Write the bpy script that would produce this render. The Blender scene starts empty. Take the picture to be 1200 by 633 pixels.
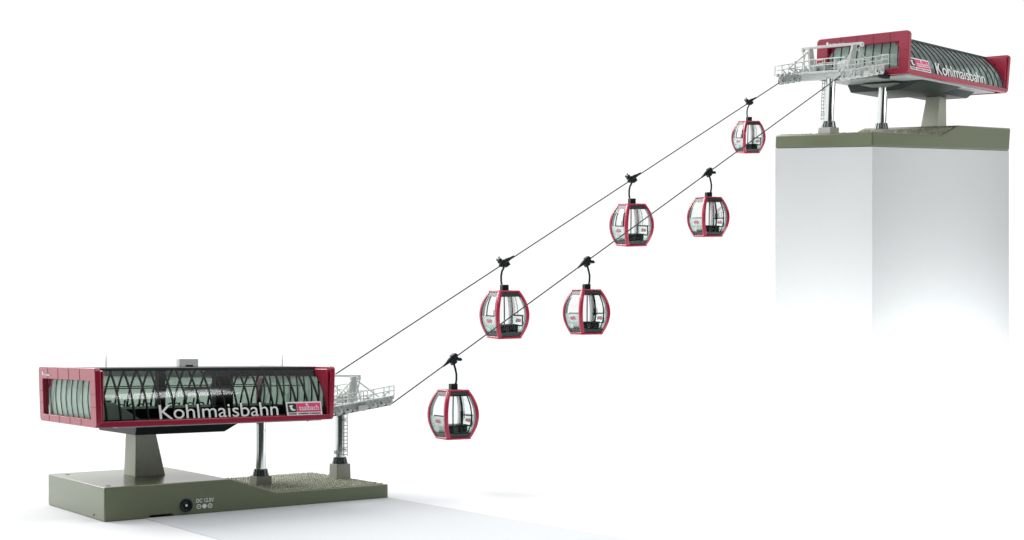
import bpy, bmesh, math, random
from mathutils import Vector, Matrix
random.seed(7)
sc = bpy.context.scene
COL = sc.collection
PI = math.pi

# ------------------------------------------------------------------ materials
def mat(name, color, rough=.4, metal=0.0, spec=.5, noise=0.0, nscale=40, bump=0.0, bscale=200, coat=0.0):
    m = bpy.data.materials.new(name); m.use_nodes = True
    nt = m.node_tree; b = nt.nodes['Principled BSDF']
    b.inputs['Base Color'].default_value = (*color, 1)
    b.inputs['Roughness'].default_value = rough
    b.inputs['Metallic'].default_value = metal
    b.inputs['Specular IOR Level'].default_value = spec
    b.inputs['Coat Weight'].default_value = coat
    b.inputs['Coat Roughness'].default_value = .12
    tc = nt.nodes.new('ShaderNodeTexCoord')
    if noise:
        n = nt.nodes.new('ShaderNodeTexNoise'); n.inputs['Scale'].default_value = nscale
        n.inputs['Detail'].default_value = 5
        nt.links.new(tc.outputs['Object'], n.inputs['Vector'])
        mx = nt.nodes.new('ShaderNodeMix'); mx.data_type = 'RGBA'
        mx.inputs['A'].default_value = (*[c*(1-noise) for c in color], 1)
        mx.inputs['B'].default_value = (*[min(1, c*(1+noise)) for c in color], 1)
        nt.links.new(n.outputs['Fac'], mx.inputs['Factor'])
        nt.links.new(mx.outputs['Result'], b.inputs['Base Color'])
        mr = nt.nodes.new('ShaderNodeMapRange')
        mr.inputs['To Min'].default_value = max(0, rough-.06); mr.inputs['To Max'].default_value = rough+.06
        nt.links.new(n.outputs['Fac'], mr.inputs['Value']); nt.links.new(mr.outputs['Result'], b.inputs['Roughness'])
    if bump:
        n2 = nt.nodes.new('ShaderNodeTexNoise'); n2.inputs['Scale'].default_value = bscale
        nt.links.new(tc.outputs['Object'], n2.inputs['Vector'])
        bp = nt.nodes.new('ShaderNodeBump'); bp.inputs['Strength'].default_value = bump
        bp.inputs['Distance'].default_value = .003
        nt.links.new(n2.outputs['Fac'], bp.inputs['Height']); nt.links.new(bp.outputs['Normal'], b.inputs['Normal'])
    return m

def glass(name, tint, refl=.5, rough=.02):
    m = bpy.data.materials.new(name); m.use_nodes = True
    nt = m.node_tree; nt.nodes.clear()
    out = nt.nodes.new('ShaderNodeOutputMaterial')
    t = nt.nodes.new('ShaderNodeBsdfTransparent'); t.inputs['Color'].default_value = (*tint, 1)
    g = nt.nodes.new('ShaderNodeBsdfGlossy'); g.inputs['Roughness'].default_value = rough
    f = nt.nodes.new('ShaderNodeLayerWeight'); f.inputs['Blend'].default_value = .25
    mul = nt.nodes.new('ShaderNodeMath'); mul.operation = 'MULTIPLY'; mul.inputs[1].default_value = refl
    nt.links.new(f.outputs['Fresnel'], mul.inputs[0])
    mx = nt.nodes.new('ShaderNodeMixShader')
    nt.links.new(mul.outputs[0], mx.inputs['Fac'])
    nt.links.new(t.outputs[0], mx.inputs[1]); nt.links.new(g.outputs[0], mx.inputs[2])
    nt.links.new(mx.outputs[0], out.inputs['Surface'])
    return m

def frosted(name, tint, body, k):
    m = glass(name, tint, .7); nt = m.node_tree
    out = nt.nodes['Material Output']; src = out.inputs['Surface'].links[0].from_socket
    d = nt.nodes.new('ShaderNodeBsdfDiffuse'); d.inputs['Color'].default_value = (*body, 1)
    t = nt.nodes.new('ShaderNodeBsdfTranslucent'); t.inputs['Color'].default_value = (*body, 1)
    a = nt.nodes.new('ShaderNodeAddShader'); nt.links.new(d.outputs[0], a.inputs[0]); nt.links.new(t.outputs[0], a.inputs[1])
    mx = nt.nodes.new('ShaderNodeMixShader'); mx.inputs['Fac'].default_value = k
    nt.links.new(src, mx.inputs[1]); nt.links.new(a.outputs[0], mx.inputs[2]); nt.links.new(mx.outputs[0], out.inputs['Surface'])
    return m

def cobble_mat():
    m = mat('cobble', (.30, .325, .225), .45, noise=.4, nscale=22, bump=.3)
    return m

M = dict(
    base=mat('olive plastic', (.138, .168, .094), .28, bump=.03, bscale=300, coat=.2),
    base2=mat('pale olive plastic', (.115, .140, .078), .30, bump=.03, bscale=300, coat=.1),
    cobble=cobble_mat(),
    pier=mat('grey green concrete', (.56, .58, .485), .5, noise=.07, nscale=25, bump=.2),
    block=mat('concrete block', (.42, .42, .37), .55, noise=.1, nscale=30, bump=.25),
    red=mat('red painted plastic', (.34, .010, .042), .32, spec=.5, noise=.05, nscale=18, bump=.05, coat=.2),
    cabinred=mat('cabin red plastic', (.46, .014, .065), .32, noise=.04, nscale=18, coat=.2),
    seam=mat('dark red seam', (.2, .01, .04), .5),
    rib=mat('black rib', (.008, .014, .013), .4, spec=.2),
    dark=mat('black plastic', (.012, .018, .018), .4, spec=.22, noise=.2, nscale=30),
    darkgrey=mat('anthracite plastic', (.04, .055, .052), .4, spec=.3, noise=.1, nscale=20),
    roofwhite=mat('off white plastic', (.86, .88, .87), .45),
    grey=mat('grey plastic', (.33, .37, .36), .4, noise=.08, nscale=20),
    pale=mat('pale grey plastic', (.6, .65, .65), .4, noise=.06, nscale=20),
    steel=mat('polished steel', (.66, .70, .69), .10, metal=1.0, noise=.05, nscale=30),
    white=mat('white plastic', (.60, .64, .62), .42, noise=.05, nscale=25),
    sheavegrey=mat('grey sheave', (.46, .49, .48), .35, noise=.1),
    collar=mat('dark steel collar', (.25, .29, .28), .25, metal=.8),
    letter=mat('white lettering', (.86, .88, .86), .5),
    pink=mat('pink sign print', (.80, .055, .21), .5, noise=.05),
    signblack=mat('black sign print', (.02, .025, .025), .5),
    cable=mat('steel cable', (.035, .03, .035), .5, noise=.3, nscale=80),
    plinth=mat('white board', (.56, .58, .585), .7, noise=.015, nscale=6),
    hangergreen=mat('dark green black metal', (.012, .026, .023), .35, spec=.25, noise=.2, nscale=40),
    seat=mat('black seat', (.016, .024, .024), .5, spec=.2, noise=.2, nscale=40),
    facade=glass('tinted facade glass', (.49, .565, .51), .9, .10),
    endglass=frosted('frosted end glass', (.60, .70, .65), (.42, .52, .47), .6),
    facade2=frosted('facade glass pale sheen', (.50, .58, .55), (.24, .29, .285), .5),  # same facade glass; its pale body colour stands for reflections
    palepink=mat('pale pink emblem', (.75, .22, .33), .5),
    frost=frosted('milky panel', (.88, .93, .91), (.66, .72, .70), .45),
    clear=glass('clear cabin glass', (.95, .965, .96), .55),
)

# ------------------------------------------------------------------ mesh builder
class MB:
    def __init__(s): s.v = []; s.f = []
    def add(s, verts, faces):
        o = len(s.v); s.v += [tuple(v) for v in verts]; s.f += [tuple(i+o for i in f) for f in faces]; return s
    def box(s, x0, x1, y0, y1, z0, z1, fn=None):
        vs = [(x, y, z) for z in (z0, z1) for y in (y0, y1) for x in (x0, x1)]
        if fn: vs = [fn(v) for v in vs]
        return s.add(vs, [(0, 2, 3, 1), (4, 5, 7, 6), (0, 1, 5, 4), (2, 6, 7, 3), (0, 4, 6, 2), (1, 3, 7, 5)])
    def frustum(s, bot, top, zb, zt):   # bot/top = (x0,x1,y0,y1)
        vs = [(bot[0], bot[2], zb), (bot[1], bot[2], zb), (bot[1], bot[3], zb), (bot[0], bot[3], zb),
              (top[0], top[2], zt), (top[1], top[2], zt), (top[1], top[3], zt), (top[0], top[3], zt)]
        return s.add(vs, [(3, 2, 1, 0), (4, 5, 6, 7), (0, 1, 5, 4), (1, 2, 6, 5), (2, 3, 7, 6), (3, 0, 4, 7)])
    def bar(s, a, b, r, n=8, r2=None):
        return s.tube([a, b], [r, r if r2 is None else r2], n)
    def tube(s, pts, r, n=8, closed=False, phase=0.0):
        pts = [Vector(p) for p in pts]; k = len(pts)
        if not isinstance(r, (list, tuple)): r = [r]*k
        vs = []; prev = None
        for i, p in enumerate(pts):
            if closed: d = pts[(i+1) % k]-pts[i-1]
            else: d = pts[min(i+1, k-1)]-pts[max(i-1, 0)]
            d.normalize()
            if prev is None:
                u = d.cross(Vector((0, 0, 1)))
                if u.length < 1e-3: u = d.cross(Vector((0, 1, 0)))
            else: u = prev-d*prev.dot(d)
            u.normalize(); prev = u; w = d.cross(u)
            for j in range(n):
                a = 2*PI*j/n+phase; vs.append(p+(u*math.cos(a)+w*math.sin(a))*r[i])
        fs = []
        for i in range(k if closed else k-1):
            for j in range(n):
                a = i*n+j; b = i*n+(j+1) % n; c = ((i+1) % k)*n+(j+1) % n; d_ = ((i+1) % k)*n+j
                fs.append((a, b, c, d_))
        if not closed:
            fs.append(tuple(range(n))[::-1]); fs.append(tuple((k-1)*n+j for j in range(n)))
        return s.add(vs, fs)
    def prism(s, poly, axis, a, b):     # poly in the two other axes, extruded along axis a..b
        def P(p, t):
            return {'x': (t, p[0], p[1]), 'y': (p[0], t, p[1]), 'z': (p[0], p[1], t)}[axis]
        n = len(poly)
        vs = [P(p, a) for p in poly]+[P(p, b) for p in poly]
        return s.add(vs, [tuple(range(n))[::-1], tuple(range(n, 2*n))]+[(i, (i+1) % n, n+(i+1) % n, n+i) for i in range(n)])
    def disc(s, c, axis, r, h, n=18):   # solid cylinder along an axis
        c = Vector(c); e = Vector({'x': (1, 0, 0), 'y': (0, 1, 0), 'z': (0, 0, 1)}[axis])*h/2
        return s.tube([c-e, c+e], r, n)
    def map(s, fn): s.v = [tuple(fn(v)) for v in s.v]; return s
    def build(s, name, m, parent=None, smooth=None, bevel=0.0, seg=2):
        me = bpy.data.meshes.new(name); me.from_pydata(s.v, [], s.f)
        bm = bmesh.new(); bm.from_mesh(me); bmesh.ops.recalc_face_normals(bm, faces=bm.faces); bm.to_mesh(me); bm.free()
        me.materials.append(m)
        if smooth is not None:
            for p in me.polygons: p.use_smooth = True
            me.set_sharp_from_angle(angle=math.radians(smooth))
        o = bpy.data.objects.new(name, me); COL.objects.link(o)
        if parent: o.parent = parent
        if bevel:
            md = o.modifiers.new('edge', 'BEVEL'); md.width = bevel; md.segments = seg; md.limit_method = 'ANGLE'
            md.angle_limit = math.radians(40); md.harden_normals = False
            for p in me.polygons: p.use_smooth = True
            me.set_sharp_from_angle(angle=math.radians(35))
        return o

def text2d(body, width=None, height=None, depth=.004, shear=0.0, bold=0.0):
    """letter outlines as (verts, faces); x to the right, y up, z towards the reader"""
    cu = bpy.data.curves.new('t', 'FONT'); cu.body = body; cu.extrude = depth/2; cu.size = 1; cu.resolution_u = 4; cu.offset = bold; cu.shear = shear
    o = bpy.data.objects.new('t', cu); COL.objects.link(o)
    dg = bpy.context.evaluated_depsgraph_get(); dg.update()
    me = bpy.data.meshes.new_from_object(o.evaluated_get(dg))
    vs = [tuple(v.co) for v in me.vertices]; fs = [tuple(p.vertices) for p in me.polygons]
    bpy.data.objects.remove(o); bpy.data.curves.remove(cu); bpy.data.meshes.remove(me)
    x0 = min(v[0] for v in vs); x1 = max(v[0] for v in vs); y0 = 0; y1 = max(v[1] for v in vs)
    sx = width/(x1-x0) if width else None; sy = height/(y1-y0) if height else sx
    if sx is None: sx = sy
    return [((v[0]-x0)*sx, v[1]*sy, v[2]) for v in vs], fs

def empty(name, mw, label, cat, group=None):
    o = bpy.data.objects.new(name, None); COL.objects.link(o); o.empty_display_size = .1
    o.matrix_world = mw; o['label'] = label; o['category'] = cat
    if group: o['group'] = group
    return o
def tag(o, label, cat, group=None):
    o['label'] = label; o['category'] = cat
    if group: o['group'] = group
    return o
def grid_pts(a, b, n): return [a+(b-a)*i/(n-1) for i in range(n)]

# ------------------------------------------------------------------ the station
REC = .36     # how far the glass leans back at the roof
def make_station(name, mw, label, D, basemat):
    L = D['L']; W = D['W']; h1 = D['h1']; h2 = D['h2']; xs1 = D['xs1']; xs2 = D['xs2']
    x0, x1, y0, y1, z0, z1 = D['box']
    Q = D.get('Q'); qc = Vector((1.4, W/2, 1.0))
    def hb(v):                       # the hall sits slightly askew on its posts
        if Q is None: return v
        return tuple(qc+Q @ (Vector(v)-qc))
    root = empty(name, mw, label, 'cable car station', 'toy cable car stations')
    ym = W/2
    # ---- base
    b = MB()
    prof = [(0, 0), (.50, 0), (.505, .03), (.765, .03), (.77, 0), (L, 0), (L, h1), (xs2, h1), (xs1, h2), (0, h2)]
    if not D.get('socket'): prof = [prof[0]]+prof[5:]
    b.prism(prof, 'y', 0, W)
    base = b.build('base', basemat, root, bevel=.024, seg=4)
    # screw dimples in the raised deck
    for (x, y) in ((.10, .16), (.16, W-.22), (xs1-.2, W-.15)):
        sm = MB(); sm.tube([(x, y, h2-.004), (x, y, h2+.003)], .026, 14)
        sm.build('screw', M['darkgrey'], base)
    hm = MB(); hm.disc((-.001, W*.17, .045), 'x', .012, .006, 10); hm.build('drain_hole', M['dark'], base)
    # cobbles on the lower deck and its slope
    cb = MB(); rnd = random.Random(3)
    st = .034
    nx = int((L-.03-(xs1+.10))/st); ny = int((W-.06)/st)
    for i in range(nx):
        for j in range(ny):
            x = xs1+.10+(i+.5+(.25 if j % 2 else -.25))*st+rnd.uniform(-.007, .007)
            y = .03+(j+.5)*st+rnd.uniform(-.007, .007)
            if x > L-.04: continue
            if x < xs2: z = h2+(h1-h2)*(x-xs1)/(xs2-xs1)
            else: z = h1
            a = st*rnd.uniform(.30, .46); c = st*rnd.uniform(.30, .46); h = rnd.uniform(.004, .012); r = rnd.uniform(-.5, .5)
            n = 6; vs = []
            for q, (k, zz) in enumerate(((1, -.006), (.86, h*.7), (.5, h))):
                for t in range(n):
                    an = 2*PI*t/n+r
                    vs.append((x+a*k*math.cos(an)*1.1, y+c*k*math.sin(an)*1.1, z+zz+.002))
            fs = [(q*n+t, q*n+(t+1) % n, (q+1)*n+(t+1) % n, (q+1)*n+t) for q in range(2) for t in range(n)]
            fs.append(tuple(2*n+t for t in range(n)))
            cb.add(vs, fs)
    cb.build('cobblestone_paving', M['cobble'], base, smooth=50)
    # power socket and its print
    if D.get('socket'):
        ps = MB(); xj, zj = .925, .112
        n = 28
        def ring(r, y): return [(xj+r*math.cos(2*PI*t/n), y, zj+r*math.sin(2*PI*t/n)) for t in range(n)]
        rs = ring(.074, .002)+ring(.074, -.014)+ring(.064, -.018)+ring(.052, -.012)+ring(.046, .0)
        fs = [(q*n+t, q*n+(t+1) % n, (q+1)*n+(t+1) % n, (q+1)*n+t) for q in range(4) for t in range(n)]
        fs.append(tuple(4*n+t for t in range(n)))
        ps.add(rs, fs)
        sk = ps.build('power_socket', M['dark'], base, smooth=30)
        pn = MB(); pn.disc((xj, -.004, zj), 'y', .014, .012, 12); pn.build('socket_pin', M['steel'], sk, smooth=40)
        tx = MB(); v, f = text2d('DC 12.0V', .21, .044, bold=.015)
        tx.add([(1.045+a, -.0032-c, .132+bb) for a, bb, c in v], f)
        for k, cx in enumerate((1.075, 1.142, 1.21)):
            if k == 1: tx.disc((cx, -.003, .087), 'y', .026, .004, 20)
            else:
                n2 = 22
                o_ = [(cx+.028*math.cos(2*PI*t/n2), -.0045, .087+.028*math.sin(2*PI*t/n2)) for t in range(n2)]
                i_ = [(cx+.019*math.cos(2*PI*t/n2), -.0045, .087+.019*math.sin(2*PI*t/n2)) for t in range(n2)]
                tx.add(o_+i_, [(t, (t+1) % n2, n2+(t+1) % n2, n2+t) for t in range(n2)])
                tx.box(cx-.012, cx+.012, -.005, -.0035, .084, .090)
                if k == 2: tx.box(cx-.003, cx+.003, -.0052, -.0036, .076, .098)
        tx.box(1.10, 1.118, -.005, -.003, .0845, .0895); tx.box(1.166, 1.184, -.005, -.003, .0845, .0895)
        tx.build('socket_print', M['letter'], base)
    # ---- concrete pier, leaning face towards the cables
    px0, px1b, px1t, py0, py1 = D['pier']
    p = MB(); zt = D['pierz']
    p.frustum((px0, px1b, py0, py1), (px0+.02, px1t, py0+.03, py1-.03), h2-.004, zt)
    p.build('concrete_pier', M['pier'], root, bevel=.008)
    # ---- poles
    def pole(x, y, zb, ztop, blk, ladder):
        pm = MB(); zf = h1+blk
        pm.tube([(x, y, zf), (x, y, ztop)], .067, 24)
        po = pm.build('support_pole', M['steel'], root, smooth=40)
        fm = MB(); fm.frustum((x-.105, x+.105, y-.105, y+.105), (x-.10, x+.10, y-.10, y+.10), h1-.003, zf)
        fm.build('footing', M['block'], po, bevel=.006)
        cm = MB()
        n = 14
        for t in range(n):
            a = 2*PI*t/n
            cm.tube([(x+.088*math.cos(a), y+.088*math.sin(a), zf+.001), (x+.07*math.cos(a), y+.07*math.sin(a), zf+.085)], [.017, .014], 6)
        cm.tube([(x, y, zf+.0005), (x, y, zf+.08)], [.088, .068], 20)
        cm.build('collar', M['collar'], po, smooth=40)
        if ladder:
            lm = MB()
            lx, ly = x+.03, y-.095
            for s in (-.025, .025): lm.bar((lx+s, ly, zf+.1), (lx+s, ly, ztop-.02), .006, 6)
            k = zf+.12
            while k < ztop-.04:
                lm.bar((lx-.03, ly, k), (lx+.03, ly, k), .006, 6); k += .048
            for k in (zf+.18, ztop-.15): lm.box(lx-.012, lx+.012, ly, y-.05, k, k+.02)
            lm.build('ladder', M['white'], po)
            bx_ = MB(); bx_.box(x-.09, x-.045, y-.06, y+.01, zf+.13, zf+.18); bx_.build('junction_box', M['white'], po, bevel=.006)
        return po
    zpole = D['poletop']
    pole(D['pole'], ym, h1, zpole, D['blk'][0], False)
    TX = 3.46; TZ = D['tz']; sl = D['slope']
    pole(TX, ym, h1, TZ-.03, D['blk'][1], True)
    hd = MB(); x = D['pole']; hd.frustum((x-.09, x+.09, ym-.13, ym+.13), (x-.16, x+.16, ym-.3, ym+.3), zpole-.0, zpole+.045)
    hd.map(lambda v: v).build('pole_head', M['grey'], root, bevel=.006)
    # ---- tower head
    t = MB()
    t.frustum((TX-.05, TX+.05, ym-.56, ym+.56), (TX-.06, TX+.06, ym-.58, ym+.58), TZ-.035, TZ+.045)
    t.build('crossarm', M['white'], root, bevel=.006)
    t = MB(); t.box(TX-.28, TX+.28, ym-.42, ym+.42, TZ+.046, TZ+.060)
    t.build('service_platform', M['white'], root)
    ztb = TZ+.43
    t = MB(); t.box(TX-.02, TX+.02, ym-.50, ym+.50, ztb-.035, ztb)
    for s in (-1, 1):
        t.disc((TX, ym+s*.48, ztb-.045), 'x', .022, .05, 12)
    tb = t.build('lifting_beam', M['white'], root, bevel=.004)
    for s in (-1, 1):
        for dx in (-.05, .05):
            q = MB(); q.bar((TX+dx, ym+s*.30, TZ+.04), (TX+dx*.3, ym+s*.36, ztb-.034), .024, 6, .034)
            q.build('beam_post', M['white'], tb)
        q = MB(); q.bar((TX+.02, ym+s*.36, ztb-.06), (TX+.34, ym+s*.46, TZ+.12), .010, 6)
        q.bar((TX-.02, ym+s*.36, ztb-.06), (TX-.34, ym+s*.46, TZ+.12), .010, 6)
        q.build('brace', M['white'], tb)
    q = MB()
    for s in (-1, 1):
        for hh in (.14, .22): q.bar((TX+s*.27, ym-.41, TZ+hh), (TX+s*.27, ym+.41, TZ+hh), .007, 6)
        for k in range(6):
            yy = ym-.41+.82*k/5; q.bar((TX+s*.27, yy, TZ+.055), (TX+s*.27, yy, TZ+.22), .007, 6)
    q.build('platform_railing', M['white'], root)
    for s in (-1, 1):
        q = MB()
        for (xa_, za_, xb_, zb_) in ((-.34, .12, .34, .12), (-.34, .12, -.06, .04), (.34, .12, .06, .04), (-.05, .06, .03, .36), (.05, .06, -.03, .36)):
            q.bar((TX+xa_, ym+s*.46, TZ+za_), (TX+xb_, ym+s*.46, TZ+zb_), .009, 6)
        q.build('lattice_strut', M['white'], root)
    q = MB(); q.box(TX-.08, TX+.10, ym-.26, ym-.06, TZ+.061, TZ+.15); q.disc((TX+.13, ym-.16, TZ+.105), 'x', .035, .06, 14)
    q.build('motor', M['grey'], root, bevel=.006)
    q = MB(); q.box(TX-.2, TX-.09, ym+.04, ym+.22, TZ+.061, TZ+.2); q.build('control_cabinet', M['pale'], root, bevel=.006)
    for s in (-1, 1):
        yy = ym+s*.5
        def zl(x): return TZ+.005+sl*(x-TX)
        q = MB()
        q.box(TX-.50, TX+.50, yy-.012, yy+.012, -.0, .045, lambda v: (v[0], v[1], v[2]+zl(v[0])+.03))
        # rocker beams that carry the sheaves in pairs
        for k in range(4):
            cx = TX-.375+k*.25
            q.box(cx-.085, cx+.085, yy-.020, yy+.020, .018, .05, lambda v: (v[0], v[1], v[2]+zl(v[0])))
            q.box(cx-.012, cx+.012, yy-.026, yy+.026, .02, .075, lambda v: (v[0], v[1], v[2]+zl(v[0])))
        tr = q.build('sheave_train', M['white'], root, bevel=.003)
        q = MB()
        for k in range(8):
            cx = TX-.4375+k*.125
            w = MB(); c = zl(cx)+.010
            w.tube([(cx, yy-.026, c), (cx, yy-.018, c), (cx, yy-.010, c), (cx, yy+.010, c), (cx, yy+.018, c), (cx, yy+.026, c)], [.044, .057, .047, .047, .057, .044], 18)
            sh = w.build('sheave', M['white'], tr, smooth=40)
            q.disc((cx, yy, c), 'y', .017, .066, 10)
        q.build('axle', M['collar'], tr)
        q = MB()
        for k in range(4):
            cx = TX-.375+k*.25; c = zl(cx)
            for o in (-.034, .031):
                q.prism([(cx-.075, c+.012), (cx+.075, c+.012), (cx+.03, c+.085), (cx-.03, c+.085)], 'y', yy+o, yy+o+.004)
            q.box(cx+.09, cx+.125, yy-.04, yy-.015, c+.05, c+.095)
            q.bar((cx-.03, yy+.035, c+.08), (cx+.10, yy+.035, c+.15), .008, 6)
            q.bar((cx+.06, yy-.035, c+.03), (cx-.05, yy-.035, c+.14), .008, 6)
        q.build('bracket', M['sheavegrey'], tr)
        q = MB()
        xa, xb = TX-.46, TX+.46
        yo = yy+s*.10
        q.box(xa, xb, min(yy+s*.03, yo+s*.02), max(yy+s*.03, yo+s*.02), .085, .095, lambda v: (v[0], v[1], v[2]+zl(v[0])))
        for k in range(7):
            xx = xa+(xb-xa)*k/6
            q.bar((xx, yo, zl(xx)+.095), (xx, yo, zl(xx)+.215), .007, 6)
            if k in (0, 6): q.bar((xx, yo-s*.12, zl(xx)+.095), (xx, yo-s*.12, zl(xx)+.215), .007, 6)
        for hh in (.155, .215):
            q.bar((xa, yo, zl(xa)+hh), (xb, yo, zl(xb)+hh), .007, 6)
            for xx in (xa, xb): q.bar((xx, yo, zl(xx)+hh), (xx, yo-s*.12, zl(xx)+hh), .007, 6)
        q.build('catwalk_railing', M['white'], root)
    # ---- hall: portals
    H = z1-z0
    def prof_y(z):
        u = max(0, min(1, (z-z0-.03)/(H-.05))); return .025+REC*u**1.9
    def rrect(ya, yb, za, zb, r, n=5):
        out = []
        for (cy, cz, a0) in ((yb-r, zb-r, 0), (ya+r, zb-r, 90), (ya+r, za+r, 180), (yb-r, za+r, 270)):
            for k in range(n):
                a = math.radians(a0+90*k/(n-1)); out.append((cy+r*math.cos(a), cz+r*math.sin(a)))
        return out
    for end, xe, s in (('back', x0, -1), ('cable', x1, 1)):
        th = .065
        flare = .022
        o_ = rrect(y0, y1, z0, z1, .05); i_ = rrect(y0+.18, y1-.15, z0+.085, z1-.14, .012)
        n = len(o_)
        def X(x, z): return x+s*flare*(z-z0)/H
        q = MB(); xi = xe-s*th
        rim = [(y0+(y-y0)*1, z) for y, z in o_]
        vs = [(X(xe, z), y, z) for y, z in o_]+[(X(xe, z), y, z) for y, z in i_]+[(X(xi, z), y, z) for y, z in o_]+[(X(xi, z), y, z) for y, z in i_]
        fs = []
        for k in range(n):
            k2 = (k+1) % n
            fs += [(k, k2, n+k2, n+k), (2*n+k, 3*n+k, 3*n+k2, 2*n+k2), (k, 2*n+k, 2*n+k2, k2), (n+k, n+k2, 3*n+k2, 3*n+k)]
        q.add(vs, fs)
        # side fins that close the gap between the leaning glass and the frame
        for side in (0, 1):
            poly = [(.02, z0+.05)]+[(prof_y(z)+.02, z) for z in grid_pts(z0+.05, z1-.03, 10)]+[(.02, z1-.03)]
            if side: poly = [(y1-y0-a, b_) for a, b_ in poly]
            q.prism([(y0+a, b_) for a, b_ in poly], 'x', xi-s*.018, xi+s*.004)
        q.map(hb)
        po = q.build('end_portal', M['red'], root, bevel=.010, seg=3)
        # seams between the cladding panels
        q = MB()
        for k in range(1, 5):
            yy = y0+.18+(y1-y0-.33)*(k-.15)/4.4
            for (za, zb) in ((z0+.012, z0+.084), (z1-.138, z1-.012)):
                q = MB(); q.box(xe-.001, xe+.001, yy-.005, yy+.005, za, zb, lambda v: (X(v[0], v[2])+s*.0012, v[1], v[2]))
                q.map(hb); q.build('panel_seam', M['seam'], po)
        for k in (1, 2):
            zz = z0+.08+(H-.22)*k/3
            for (ya, yb) in ((y0+.014, y0+.178), (y1-.148, y1-.014)):
                q = MB(); q.box(xe-.001, xe+.001, ya, yb, zz-.003, zz+.003, lambda v: (X(v[0], v[2])+s*.0012, v[1], v[2]))
                q.map(hb); q.build('panel_seam', M['seam'], po)
        # bowed window with ribs
        ya, yb, za, zb = y0+.165, y1-.135, z0+.07, z1-.125
        def bow(z): u = (z-za)/(zb-za); return .028*math.sin(PI*u*.9+.25)
        def XW(z): return X(xi, z)-s*.03+s*bow(z)
        q = MB(); zs = grid_pts(za, zb, 11)
        vs = [(XW(z), y, z) for z in zs for y in (ya, yb)]
        q.add(vs, [(2*k, 2*k+1, 2*k+3, 2*k+2) for k in range(10)])
        q.map(hb); w = q.build('end_window', M['endglass'], po, smooth=60)
        q = MB()
        for k in range(9):
            y = ya+(yb-ya)*(k+.5)/9
            q.tube([(XW(z)-s*.004, y, z) for z in zs], .0105, 6)
        q.map(hb); q.build('window_ribs', M['rib'], w, smooth=60)
        # small white print in the upper corner of the portal
        q = MB(); v, f = text2d('Kohlmaisbahn', .24, .032, .003)
        if s < 0: place = lambda a, bb, c: (X(xe, z1-.1+bb)-.0025-c, y1-.16-a, z1-.105+bb)
        else: place = lambda a, bb, c: (X(xe, z1-.1+bb)+.0025+c, y0+.16+a, z1-.105+bb)
        q.add([place(a+.055, bb, c) for a, bb, c in v], f)
        n2 = 14
        circ = [(.018+.02*math.cos(2*PI*k/n2), .018+.026*math.sin(2*PI*k/n2)) for k in range(n2)]
        q.add([place(a, bb+.01, .001) for a, bb in circ], [tuple(range(n2))])
        q.map(hb); q.build('portal_print', M['letter'], po)
    # ---- hall: long glass sides
    xa, xb = x0+.07, x1-.07
    nr = 18
    ztop = z1-.02
    for side in (0, 1):
        def Y(z, off=0): 
            d = prof_y(z)+off
            return y0+d if side == 0 else y1-d
        zs = grid_pts(z0+.045, ztop, 15)
        q = MB()
        q.add([(x, Y(z), z) for z in zs for x in (xa, xb)], [(2*k, 2*k+1, 2*k+3, 2*k+2) for k in range(14)])
        q.map(hb); g = q.build('glass_facade', M[D.get('glass', 'facade')], root, smooth=80)
        q = MB()
        for k in range(nr):
            x = xa+(xb-xa)*(k+.35)/nr
            q.tube([(x, Y(z, D.get('riboff', .0115)), z) for z in zs], D.get('ribr', .0145), 6)
        q.map(hb); q.build('facade_ribs', M['rib'], g, smooth=70)
        # the station name
        q = MB(); v, f = text2d('Kohlmaisbahn', D['txtw'], D['txth'], .004)
        tx0 = D['txt0'] if side == 0 else D['txt1']
        for a_, b_ in [(0, 0)]:
            pts = []
            for a, bb, c in v:
                z = D['txtz']+bb
                x = tx0+a if side == 0 else tx0-a
                pts.append((x, Y(z, D.get('lettoff', -.006)-c), z))
            q.add(pts, f)
        q.map(hb); q.build('station_lettering', M['letter'], g)
        # town sign
        sx0 = D['sign0'] if side == 0 else D['sign1']
        sw, sh, sz = D['signw'], D['signh'], D['signz']
        def S(u, v_, off):      # sign coordinates: u right, v up as read
            z = sz+v_
            x = sx0+u if side == 0 else sx0-u
            ybase = (y0+prof_y(sz)*.9+(prof_y(sz+sh)-prof_y(sz))*(v_/sh)) if side == 0 else (y1-prof_y(sz)*.9-(prof_y(sz+sh)-prof_y(sz))*(v_/sh))
            return (x, ybase+(-1 if side == 0 else 1)*(.010+off), z)
        def plate(mb, u0, u1, v0, v1, o0, o1):
            vs = [S(u, vv, o) for o in (o0, o1) for vv in (v0, v1) for u in (u0, u1)]
            mb.add(vs, [(0, 2, 3, 1), (4, 5, 7, 6), (0, 1, 5, 4), (2, 6, 7, 3), (0, 4, 6, 2), (1, 3, 7, 5)])
        q = MB(); plate(q, 0, sw, 0, sh, -.004, .010); q.map(hb)
        sg = q.build('town_sign', M['letter'], root)
        q = MB(); plate(q, sw*.29, sw*.965, sh*.24, sh*.90, .0115, .014); q.map(hb); q.build('pink_field', M['pink'], sg)
        q = MB(); plate(q, sw*.035, sw*.275, sh*.24, sh*.90, .0115, .014)
        for (u0, u1) in ((.04, .27), (.32, .37), (.385, .60), (.63, .67), (.685, .95)):
            plate(q, sw*u0, sw*u1, sh*.075, sh*.155, .0115, .013)
        q.map(hb); q.build('black_field', M['signblack'], sg)
        q = MB(); v, f = text2d('saalbach', sw*.56, sh*.40, .002)
        q.add([S(sw*.345+a, sh*.36+bb, .0165+c) for a, bb, c in v], f)
        # swoosh mark on the black field, little figure above the word
        sws = [(.06, .70), (.12, .78), (.19, .74), (.155, .66), (.155, .55), (.20, .45), (.265, .42), (.20, .34), (.13, .38), (.095, .50), (.10, .62)]
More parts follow.
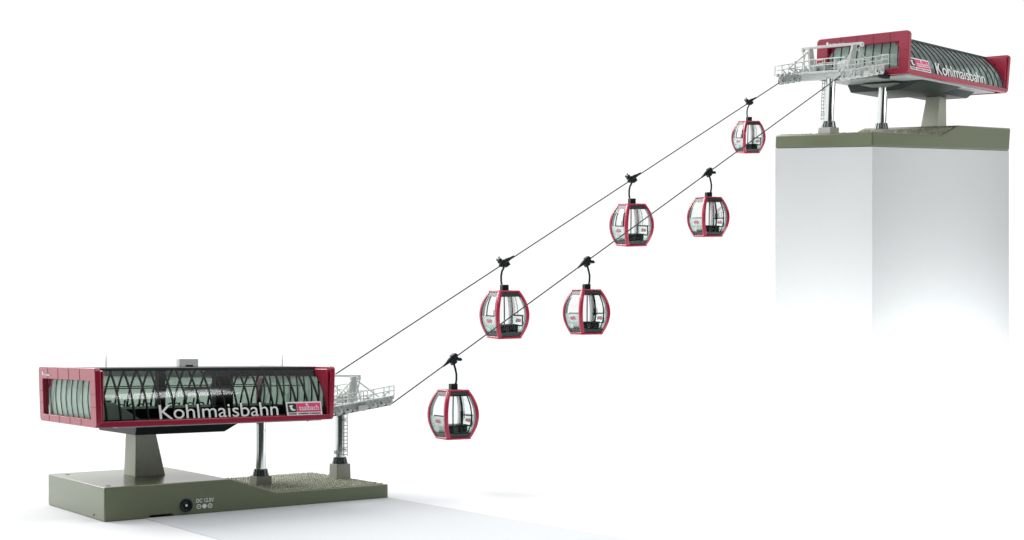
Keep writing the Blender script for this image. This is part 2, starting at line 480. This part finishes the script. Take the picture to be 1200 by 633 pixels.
        q.add([S(sw*a, sh*bb, .0165) for a, bb in sws], [tuple(range(len(sws)))])
        fig = [(.52, .74), (.56, .80), (.55, .86), (.575, .90), (.60, .86), (.59, .80), (.63, .74), (.585, .76), (.56, .76)]
        q.add([S(sw*a, sh*bb, .0165) for a, bb in fig], [tuple(range(len(fig)))])
        q.map(hb); q.build('sign_lettering', M['letter'], sg)
        # red bottom rail
        q = MB()
        ya, yb = (y0+.002, y0+.075) if side == 0 else (y1-.075, y1-.002)
        q.box(x0+.03, x1-.03, ya, yb, z0+.002, z0+.066); q.map(hb)
        q.build('bottom_rail', M['red'], root, bevel=.012, seg=3)
    # ---- roof
    q = MB(); yr0, yr1 = y0+prof_y(ztop)-.02, y1-prof_y(ztop)+.02
    q.box(x0+.05, x1-.05, yr0, yr1, ztop-.018, z1-.004); q.map(hb)
    rf = q.build('roof', M['darkgrey'], root, bevel=.006)
    if D.get('masts'):
        for (x, hgt) in ((.36, .135), (2.62, .14)):
            q = MB(); q.tube([hb((x, ym, z1-.006)), hb((x, ym, z1+hgt*.45)), hb((x, ym, z1+hgt))], [.007, .006, .003], 6); q.build('roof_mast', M['pale'], rf)
        q = MB(); q.box(1.23, 1.47, ym-.05, ym+.05, z1-.004, z1+.095); q.map(hb)
        ht = q.build('roof_box', M['roofwhite'], rf, bevel=.006)
        q = MB(); q.box(1.31, 1.40, ym-.054, ym-.0505, z1+.0, z1+.02); q.map(hb); q.build('vent', M['dark'], ht)
    else:
        q = MB(); q.tube([hb((x1-.5, ym+.2, z1-.006)), hb((x1-.5, ym+.2, z1+.10))], [.007, .004], 6); q.build('roof_mast', M['pale'], rf)
    # ---- inside
    q = MB(); q.box(x0+.072, x1-.072, y0+.08, y1-.08, z0+.03, z0+.05); q.map(hb)
    q.build('hall_floor', M['darkgrey'], root)
    q = MB(); q.box(x0+.12, x0+.66, ym-.55, ym+.5, z0+.052, z0+.25, lambda v: (v[0]-(.3 if v[0] > x0+.3 and v[2] > z0+.1 else 0), v[1], v[2])); q.map(hb)
    q.build('boarding_deck', M['roofwhite'], root, bevel=.01)
    q = MB()
    q.box(x0+.62, x0+2.75, ym-.15, ym+.60, z0+.052, z0+.155)
    q.map(hb); q.build('drive_unit', M['dark'], root, bevel=.01)
    q = MB()
    for (xc, w, yc, zb) in ((1.13, .085, ym+.3, z0+.05), (1.92, .23, ym+.25, z0+.05)):
        q = MB(); q.box(xc-w/2, xc+w/2, yc-.06, yc+.06, zb, ztop-.02); q.map(hb); q.build('inner_column', M['dark'], root)
    q = MB(); q.box(1.35, 1.85, ym-.1, ym+.1, z0+.33, z0+.385); q.map(hb); q.build('cable_track', M['pale'], root, bevel=.005)
    q = MB(); q.box(1.75, x1-.09, ym-.25, ym+.35, ztop-.10, ztop-.02); q.map(hb); q.build('ceiling_duct', M['dark'], root)
    for s in (-1, 1):
        q = MB(); yy = ym+s*.42; zz = z0+.405
        q.tube([(x0+.1, yy, zz), (x1-.12, yy, zz)], .007, 8)
        q.map(hb); rl = q.build('glint_bar', M['roofwhite'], root, smooth=50)  # white bar added for the line of glints in the glass
    # ---- underside
    q = MB()
    hx0, hx1 = D['hull']
    q.frustum((hx0+.03, hx1-.16, y0+.40, y1-.40), (hx0, hx1, y0+.28, y1-.28), D['hullz'], z0+.002)
    q.map(hb); q.build('chassis', M['dark'] if D.get('socket') else M['darkgrey'], root, bevel=.008)
    if D.get('hull2'):
        a, b_, zz = D['hull2']
        q = MB(); q.frustum((a+.2, b_-.02, y0+.16, y1-.5), (a+.05, b_, y0+.1, y1-.1), zz, z0+.0015); q.map(hb)
        q.build('drive_housing', M['darkgrey'], root, bevel=.01)
    q = MB(); q.box(x0+.25, x1-.12, y0+.09, y1-.09, z0-.012, z0+.028); q.map(hb)
    q.build('underside_panel', M['pale'], root)
    # dark launching rails that reach out from the hall towards the sheaves
    for s in (-1, 1):
        yy = ym+s*.45
        q = MB(); q.prism([(x1-.12, z0+.02), (x1+.05, z0+.02), (x1+.30, TZ+.02), (x1+.30, TZ+.06), (x1+.0, z0+.12), (x1-.12, z0+.12)], 'y', yy-.03, yy+.03)
        q.build('launch_rail', M['dark'], root, bevel=.004)
    return root

CZ = 1.8163
lowM = Matrix.Translation((-4.3999, 13.0809, 0)) @ Matrix.Rotation(.6629, 4, 'Z')
DL = dict(L=3.6, W=1.9356, h1=.1747, h2=.3728, xs1=1.4531, xs2=2.0456, box=(-.0949, 2.80, -.0333, 1.9372, 1.0197, 1.6653),
          pier=(.69, 1.06, .92, .93, 1.30), pierz=1.03, pole=2.32, poletop=.98, blk=(.11, .20), tz=1.12, slope=.14,
          txt0=.615, txt1=2.15, txtw=1.452, txth=.155, txtz=1.093, sign0=2.175, sign1=.75, signw=.47, signh=.158, signz=1.085,
          hull=(.45, 1.72), hullz=.90, socket=True, masts=True)
low = make_station('cable_car_station', lowM, 'lower red framed cable car station on green base standing on the white floor', DL, M['base'])

def rot3(a, b, c): return Matrix.Rotation(b, 4, 'X') @ Matrix.Rotation(c, 4, 'Y') @ Matrix.Rotation(a, 4, 'Z')
US = 1.2      # the upper station stands farther off
upM = Matrix.Translation((6.5305*US, 19.6546*US, 3.2755*US+CZ)) @ rot3(3.8369, .1464, .0034) @ Matrix.Scale(US, 4)
DU = dict(L=3.6, W=1.616, h1=.1869, h2=.3399, xs1=1.4484, xs2=1.8894, box=(-.1183, 2.8812, .0824, 1.5348, .9277, 1.5005),
          Q=rot3(.0532, .0166, -.0422).to_3x3(), pier=(.63, .90, .80, .64, .92), pierz=.94, pole=2.19, poletop=.88, blk=(.10, .09), tz=.965, slope=-.15,
          txt0=.60, txt1=2.05, txtw=1.45, txth=.16, txtz=1.0, sign0=2.2, sign1=2.80, signw=.56, signh=.17, signz=.99,
          hull=(.35, 1.5), hullz=.83, hull2=(1.0, 2.22, .80), glass='facade2', riboff=-.001, ribr=.009, lettoff=-.014)
up = make_station('cable_car_station', upM, 'upper red framed cable car station on green base on top of the white plinth', DU, M['base2'])

# ------------------------------------------------------------------ plinth under the upper station
def U(v): return upM @ Vector(v)
def Lw(v): return lowM @ Vector(v)
pw = DU['W']; e = .006
top = [U((e, e, -.001)), U((3.6-e, e, -.001)), U((3.6-e, pw-e, -.001)), U((e, pw-e, -.001))]
q = MB(); q.add([(p.x, p.y, -0.02) for p in top]+[tuple(p) for p in top], [(0, 1, 2, 3), (4, 5, 6, 7), (0, 1, 5, 4), (1, 2, 6, 5), (2, 3, 7, 6), (3, 0, 4, 7)])
pl = q.build('plinth', M['plinth'])
tag(pl, 'tall white square plinth carrying the upper station', 'plinth')

# ------------------------------------------------------------------ cables
FAR = (3.265, 1.44, 1.318)
near_lo = Lw((3.93, DL['W']/2-.5, 1.12+.14*.47-.03)); near_in = Lw((2.7, DL['W']/2-.5, 1.12-.14*.76-.03))
near_up = U((3.93, DU['W']/2+.5, .965-.15*.47+.032)); near_out = U((2.8, DU['W']/2+.5, .965+.15*.66-.03))
far_up = U((3.93, DU['W']/2-.5, .965-.15*.47-.002)); far_out = U((2.8, DU['W']/2-.5, .965+.15*.66-.03))
far_lo = Lw(FAR); far_in = Lw((FAR[0]-.5, FAR[1], FAR[2]-.05))
def cable(pts, label):
    q = MB(); q.tube(pts, .0092, 8); o = q.build('haul_cable', M['cable'], smooth=60); return tag(o, label, 'cable', 'black haul cables between the stations')
cable([near_in, near_lo, near_up, near_out], 'lower black cable running from sheave train to sheave train')
cable([far_in, far_lo, far_up, far_out], 'upper black cable ending behind the red end of the lower station')

# ------------------------------------------------------------------ gondolas
A = .24; HT = .59; ZB = -.985
def make_gondola(slope_sign):
    ZB = -.985 if slope_sign > 0 else -.950
    root = empty('gondola', Matrix.Identity(4), 'x', 'gondola', 'red framed gondolas on the cables')
    def r(t): u = (t-.48)/.52; return A*(1-.37*abs(u)**2.0)
    def z(t): return ZB+HT*t
    ts = grid_pts(0, 1, 15)
    for sx in (-1, 1):
        for sy in (-1, 1):
            q = MB()
            vs = []
            w = .047; d = .034
            for t in ts:
                R_ = r(t)+.004
                # L-shaped corner post with a rounded nose
                for (a, b_) in ((R_-w, R_-.004), (R_-.014, R_), (R_, R_-.014), (R_-.004, R_-w), (R_-.014, R_-w), (R_-.014, R_-.014), (R_-w, R_-.014)):
                    vs.append((sx*a, sy*b_, z(t)))
            n = 7
            lin = []
            for t in ts:
                R_ = r(t)-.005
                for (a, b_) in ((R_-w+.004, R_-.012), (R_-.012, R_-.012), (R_-.012, R_-w+.004), (R_-d-.008, R_-w+.004), (R_-d-.012, R_-d-.012), (R_-w+.004, R_-d-.008)):
                    lin.append((sx*a, sy*b_, z(t)))
            fs = [(k*n+j, k*n+(j+1) % n, (k+1)*n+(j+1) % n, (k+1)*n+j) for k in range(14) for j in range(n)]
            fs += [tuple(range(n))[::-1], tuple(14*n+j for j in range(n))]
            q.add(vs, fs); cp = q.build('corner_post', M['cabinred'], root, smooth=50)
            q = MB(); q.add(lin, [(k*6+j, k*6+(j+1) % 6, (k+1)*6+(j+1) % 6, (k+1)*6+j) for k in range(14) for j in range(6)]); q.build('post_liner', M['pale'], cp, smooth=50)
    for nm, t, rr in (('top_rim', 1.0, .012), ('bottom_rim', 0.0, .017)):
        R_ = r(t)-.004; k = .022
        pts = []
        for (cx, cy, a0) in ((1, 1, 0), (-1, 1, 90), (-1, -1, 180), (1, -1, 270)):
            for j in range(4):
                a = math.radians(a0+30*j); pts.append((cx*(R_-k)+k*math.cos(a), cy*(R_-k)+k*math.sin(a), z(t)))
        q = MB(); q.tube(pts, rr, 8, closed=True); q.build(nm, M['cabinred'], root, smooth=60)
    def fr(ta, tb, m, name, inset=.008):
        q = MB(); zs = grid_pts(ta, tb, 4)
        vs = []; fs = []
        for t in zs:
            a = r(t)-inset
            vs += [(-a, -a, z(t)), (a, -a, z(t)), (a, a, z(t)), (-a, a, z(t))]
        for k in range(3):
            for j in range(4): fs.append((k*4+j, k*4+(j+1) % 4, (k+1)*4+(j+1) % 4, (k+1)*4+j))
        fs += [(3, 2, 1, 0), (12, 13, 14, 15)]
        q.add(vs, fs); return q.build(name, m, root)
    rf = fr(.885, .99, M['darkgrey'], 'roof')
    fl = fr(.01, .115, M['darkgrey'], 'floor_pan')
    q = MB(); q.frustum((-.12, .12, -.12, .12), (-.08, .08, -.08, .08), z(.99), z(1.02)); q.build('roof_cap', M['darkgrey'], rf, bevel=.006)
    # window panes
    tt = grid_pts(.105, .91, 12)
    for k, (nx, ny) in enumerate(((0, -1), (1, 0), (0, 1), (-1, 0))):
        q = MB(); vs = []
        for t in tt:
            a = r(t)-.010; w = r(t)-.03
            for s in (-1, 1): vs.append((nx*a-ny*s*w, ny*a+nx*s*w, z(t)))
        q.add(vs, [(2*j, 2*j+1, 2*j+3, 2*j+2) for j in range(11)])
        q.build('window_pane', M['clear'], root, smooth=60)
    # sliding door leaves on the outer side
    for (ua, ub) in ((-.62, -.03), (.03, .62)):
        q = MB()
        for u in (ua, ub): q.tube([(u*(r(t)-.03), -(r(t)-.002), z(t)) for t in tt], .008, 6)
        q.tube([(ua*(r(.105)-.03), -(r(.105)-.002), z(.105)), (ub*(r(.105)-.03), -(r(.105)-.002), z(.105))], .006, 6)
        q.tube([(ua*(r(.91)-.03), -(r(.91)-.002), z(.91)), (ub*(r(.91)-.03), -(r(.91)-.002), z(.91))], .006, 6)
        dr = q.build('door', M['rib'], root)
        u = ub-.08 if ub < 0 else ua+.08
        q = MB(); q.tube([(u*(r(t)-.03), -(r(t)+.004), z(t)) for t in (.42, .5, .58)], .005, 6); q.build('door_handle', M['dark'], dr)
    # benches (staggered), pale end boards with a dark inner frame
    for s in (-1, 1):
        a = r(.15)-.02
        ya, yb = (-.15, .05) if s < 0 else (-.05, .15)
        q = MB()
        q.box(min(s*a, s*(a-.13)), max(s*a, s*(a-.13)), ya+.01, yb-.01, z(.105), z(.235))
        q.box(min(s*(a+.005), s*(a-.17)), max(s*(a+.005), s*(a-.17)), ya, yb, z(.235), z(.275))
        q.build('bench', M['seat'], root, bevel=.008)
        q = MB(); tl = grid_pts(.11, .46, 6)
        vs = []
        for t in tl:
            b0 = r(t)-.018; w_ = r(t)-.055
            vs += [(s*b0, -w_, z(t)), (s*b0, w_, z(t)), (s*(b0-.007), w_, z(t)), (s*(b0-.007), -w_, z(t))]
        fs = [(k*4+j, k*4+(j+1) % 4, (k+1)*4+(j+1) % 4, (k+1)*4+j) for k in range(5) for j in range(4)]+[(0, 1, 2, 3), (20, 21, 22, 23)]
        q.add(vs, fs); bd = q.build('backrest_board', M['frost'], root)
        q = MB(); b0 = r(.36)-.045; xx = s*b0
        for (ya, yb, ta, tb) in ((-.15, .15, .235, .262), (-.15, .15, .452, .48), (-.15, -.128, .235, .48), (.128, .15, .235, .48)):
            q.box(xx-.004, xx+.004, ya, yb, z(ta), z(tb))
        q.build('board_frame', M['seat'], bd)
        for xx in (s*(r(.36)-.015), s*(r(.36)-.030)):
            q = MB()
            em = [(-.07, .32), (-.02, .315), (.0, .335), (.03, .32), (.055, .33), (.06, .375), (.02, .40), (-.01, .375), (-.035, .405), (-.06, .38)]
            q.prism([(y_, z(t_)) for y_, t_ in em], 'x', xx-.001, xx+.001)
            q.build('board_emblem', M['palepink'], bd)
    # hanger
    q = MB(); zt = ZB+HT
    q.box(-.045, .045, -.04, .04, zt+.004, zt+.085); blk = q.build('hanger_block', M['hangergreen'], root, bevel=.005)
    arm = [(.03, -.012, zt+.08), (.03, -.03, zt+.13), (.024, -.042, zt+.20), (.014, -.036, zt+.26), (0, -.022, -.065), (0, -.012, -.03), (0, -.01, -.004)]
    q = MB(); q.tube(arm, [.0135, .0135, .0135, .0135, .014, .016, .017], 10); ar = q.build('hanger_arm', M['hangergreen'], root, smooth=60)
    # grip: spindle over the cable, jaw block, spring knob
    ca = math.cos(GS); sa = math.sin(GS)*slope_sign
    def G(x, y, zz): return (x*ca-zz*sa, y, x*sa+zz*ca)
    q = MB(); q.tube([G(-.17, 0, .0), G(-.11, 0, .004), G(-.06, 0, .010), G(.02, 0, .016), (G(.05, 0, .014)), G(.08, 0, .010)], [.010, .018, .029, .034, .028, .014], 10)
    gp = q.build('cable_grip', M['dark'], root, smooth=50)
    q = MB(); q.box(-.062, .012, -.045, .02, -.06, .005, lambda v: G(*v)); q.box(-.012, .052, -.05, .03, -.03, .055, lambda v: G(*v))
    q.build('jaw', M['dark'], gp, bevel=.006)
    q = MB()
    kz = -.045 if slope_sign > 0 else .075; kx = .055 if slope_sign > 0 else .03
    q.tube([G(kx, -.06, kz), G(kx, .02, kz)], .022, 12); q.tube([G(kx-.03, -.03, kz+.03), G(kx+.03, -.03, kz-.03)], .009, 8)
    q.build('spring_knob', M['hangergreen'], gp, smooth=50)
    return root

def copy_tree(o, parent=None):
    c = o.copy(); COL.objects.link(c)
    if parent: c.parent = parent
    for ch in list(o.children): copy_tree(ch, c)
    return c

cd = (near_up-near_lo); GS = math.atan2(cd.z, math.hypot(cd.x, cd.y))
yaw2 = math.atan2(cd.y, cd.x)
cd1 = (far_up-far_lo); yaw1 = math.atan2(cd1.y, cd1.x)
YAW = D_YAW = .5*(yaw1+yaw2)
proto_near = make_gondola(1); proto_far = make_gondola(-1)
# (cable, share of the way up, size, lean towards the viewer, label)
GOND = [
    ('n', .1174, 1.073, .5, 31, 'lowest gondola of all, low on the lower cable, with glass doors facing out'),
    ('n', .3884, 1.035, 2.0, 27, 'middle gondola on the lower cable, with glass doors facing out'),
    ('n', .6649, .963, 5.0, 23, 'topmost gondola on the lower cable, with glass doors facing out'),
    ('f', .3628, 1.132, 4.0, 29, 'lowest gondola on the upper cable, bench seen through its doorless window'),
    ('f', .6376, 1.064, 8.0, 25, 'middle gondola on the upper cable, crossed by the lower cable'),
    ('f', .9214, .853, 11.0, 20, 'smallest gondola, topmost on the upper cable beside the upper station'),
]
first = {'n': proto_near, 'f': proto_far}
for cab, k, scl, lean, yawd, label in GOND:
    if first[cab] is not None: g = first[cab]; first[cab] = None
    else: g = copy_tree(proto_near if cab == 'n' else proto_far)
    p = (near_lo.lerp(near_up, k) if cab == 'n' else far_lo.lerp(far_up, k))
    yaw = math.radians(yawd)+(0 if cab == 'n' else PI)
    g.matrix_world = Matrix.Translation(p) @ Matrix.Rotation(math.radians(lean), 4, 'X') @ Matrix.Rotation(yaw, 4, 'Z') @ Matrix.Scale(scl, 4)
    g['label'] = label

# ------------------------------------------------------------------ floor
q = MB(); q.add([(-60, 11.7, 0), (60, 11.7, 0), (300, 700, 0), (-300, 700, 0)], [(0, 1, 2, 3)])
fl = q.build('floor', mat('white studio floor', (.64, .66, .675), .6, spec=.2, noise=.01, nscale=.6)); fl['kind'] = 'structure'

q = MB(); bd_ = [(.45, -4.6), (3.612, -4.6), (3.612, .6), (.45, .6)]  # sheet added for the floor shade, which is put into its colour
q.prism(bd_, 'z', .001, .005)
pb = q.build('shade_sheet', mat('blue grey painted shade', (.50, .525, .54), .65, spec=.2, noise=.012, nscale=5)); pb.matrix_world = lowM
tag(pb, 'pale grey sheet of painted shade lying on the floor in front of the lower green base', 'painted shade')

# ------------------------------------------------------------------ light
w = bpy.data.worlds.new('World'); sc.world = w; w.use_nodes = True
nt = w.node_tree; bg = nt.nodes['Background']
tc = nt.nodes.new('ShaderNodeTexCoord')
def dotn(v):
    d = nt.nodes.new('ShaderNodeVectorMath'); d.operation = 'DOT_PRODUCT'; d.inputs[1].default_value = v
    nt.links.new(tc.outputs['Generated'], d.inputs[0]); return d.outputs['Value']
def mapr(val, a, b, c, d):
    m = nt.nodes.new('ShaderNodeMapRange'); m.interpolation_type = 'SMOOTHSTEP'
    for nme, x in (('From Min', a), ('From Max', b), ('To Min', c), ('To Max', d)): m.inputs[nme].default_value = x
    nt.links.new(val, m.inputs['Value']); return m.outputs['Result']
def math_(op, a, b):
    m = nt.nodes.new('ShaderNodeMath'); m.operation = op
    for i, x in enumerate((a, b)):
        if hasattr(x, 'links'): nt.links.new(x, m.inputs[i])
        else: m.inputs[i].default_value = x
    return m.outputs[0]
# a white studio: bright surround, dim towards the right behind the camera, soft boxes overhead and at the left
d0 = Vector((.62, -.785, 0)).normalized()
surround = mapr(dotn(Vector((.50, -.866, 0))), .12, .62, 1.06, .05)
overhead = mapr(dotn(Vector((-.25, .42, .87)).normalized()), .6, .95, 0, .5)
left = mapr(dotn(Vector((-.98, .12, .12)).normalized()), .35, .8, 0, .25)
val = math_('ADD', math_('ADD', surround, overhead), left)
comb = nt.nodes.new('ShaderNodeCombineColor')
nt.links.new(val, comb.inputs[0]); nt.links.new(val, comb.inputs[1]); nt.links.new(val, comb.inputs[2])
nt.links.new(comb.outputs[0], bg.inputs['Color']); bg.inputs['Strength'].default_value = 1.0

def aim(o, d): o.rotation_euler = Vector(d).to_track_quat('-Z', 'Y').to_euler()
s = bpy.data.lights.new('key', 'SUN'); s.energy = 3.0; s.angle = math.radians(34); s.color = (1, .985, .96)
so = bpy.data.objects.new('key_light', s); COL.objects.link(so); so.location = (-6, 20, 12)
el = math.radians(38); aim(so, (.765*math.cos(el), -.643*math.cos(el), -math.sin(el)))
# unseen lamps added near the plinth foot wash its lower half to white
def area(name, loc, d, sx, sy, e):
    l = bpy.data.lights.new(name, 'AREA'); l.shape = 'RECTANGLE'; l.size = sx; l.size_y = sy; l.energy = e
    o = bpy.data.objects.new(name, l); COL.objects.link(o); o.location = loc; aim(o, d); return o
area('front_softbox', (.5, 12.9, 7.8), Vector((-2.4, 14.4, 1.2))-Vector((.5, 12.9, 7.8)), 2.2, 1.2, 175)
yax = (upM.to_3x3() @ Vector((0, 1, 0))).normalized(); xax = (upM.to_3x3() @ Vector((1, 0, 0))).normalized()
pc = (top[2]+top[3])/2; pc2 = (top[1]+top[2])/2
area('wash_light', (pc.x+yax.x*2.4, pc.y+yax.y*2.4, .75), (-yax.x, -yax.y, -.08), 4.6, 1.0, 195)
area('wash_light', (pc2.x+xax.x*2.4, pc2.y+xax.y*2.4, .75), (-xax.x, -xax.y, -.04), 3.4, 1.2, 100)

rl = upM @ Vector((1.6, 5.0, 1.6)); rt = upM @ Vector((1.8, 1.5, .2))
area('right_softbox', rl, rt-rl, 4, 2.5, 110)

# ------------------------------------------------------------------ camera and render settings
c = bpy.data.cameras.new('camera'); co = bpy.data.objects.new('camera', c); COL.objects.link(co)
co.location = (0, 0, CZ); co.rotation_euler = (PI/2, 0, 0)
c.sensor_width = 36; c.lens = 1420/1200*36; c.shift_y = (415-316.5)/1200; c.clip_end = 2000
sc.camera = co
sc.view_settings.view_transform = 'Standard'; sc.view_settings.look = 'None'; sc.view_settings.exposure = 0; sc.view_settings.gamma = 1
sc.cycles.transparent_max_bounces = 24; sc.cycles.max_bounces = 8; sc.cycles.sample_clamp_indirect = 8
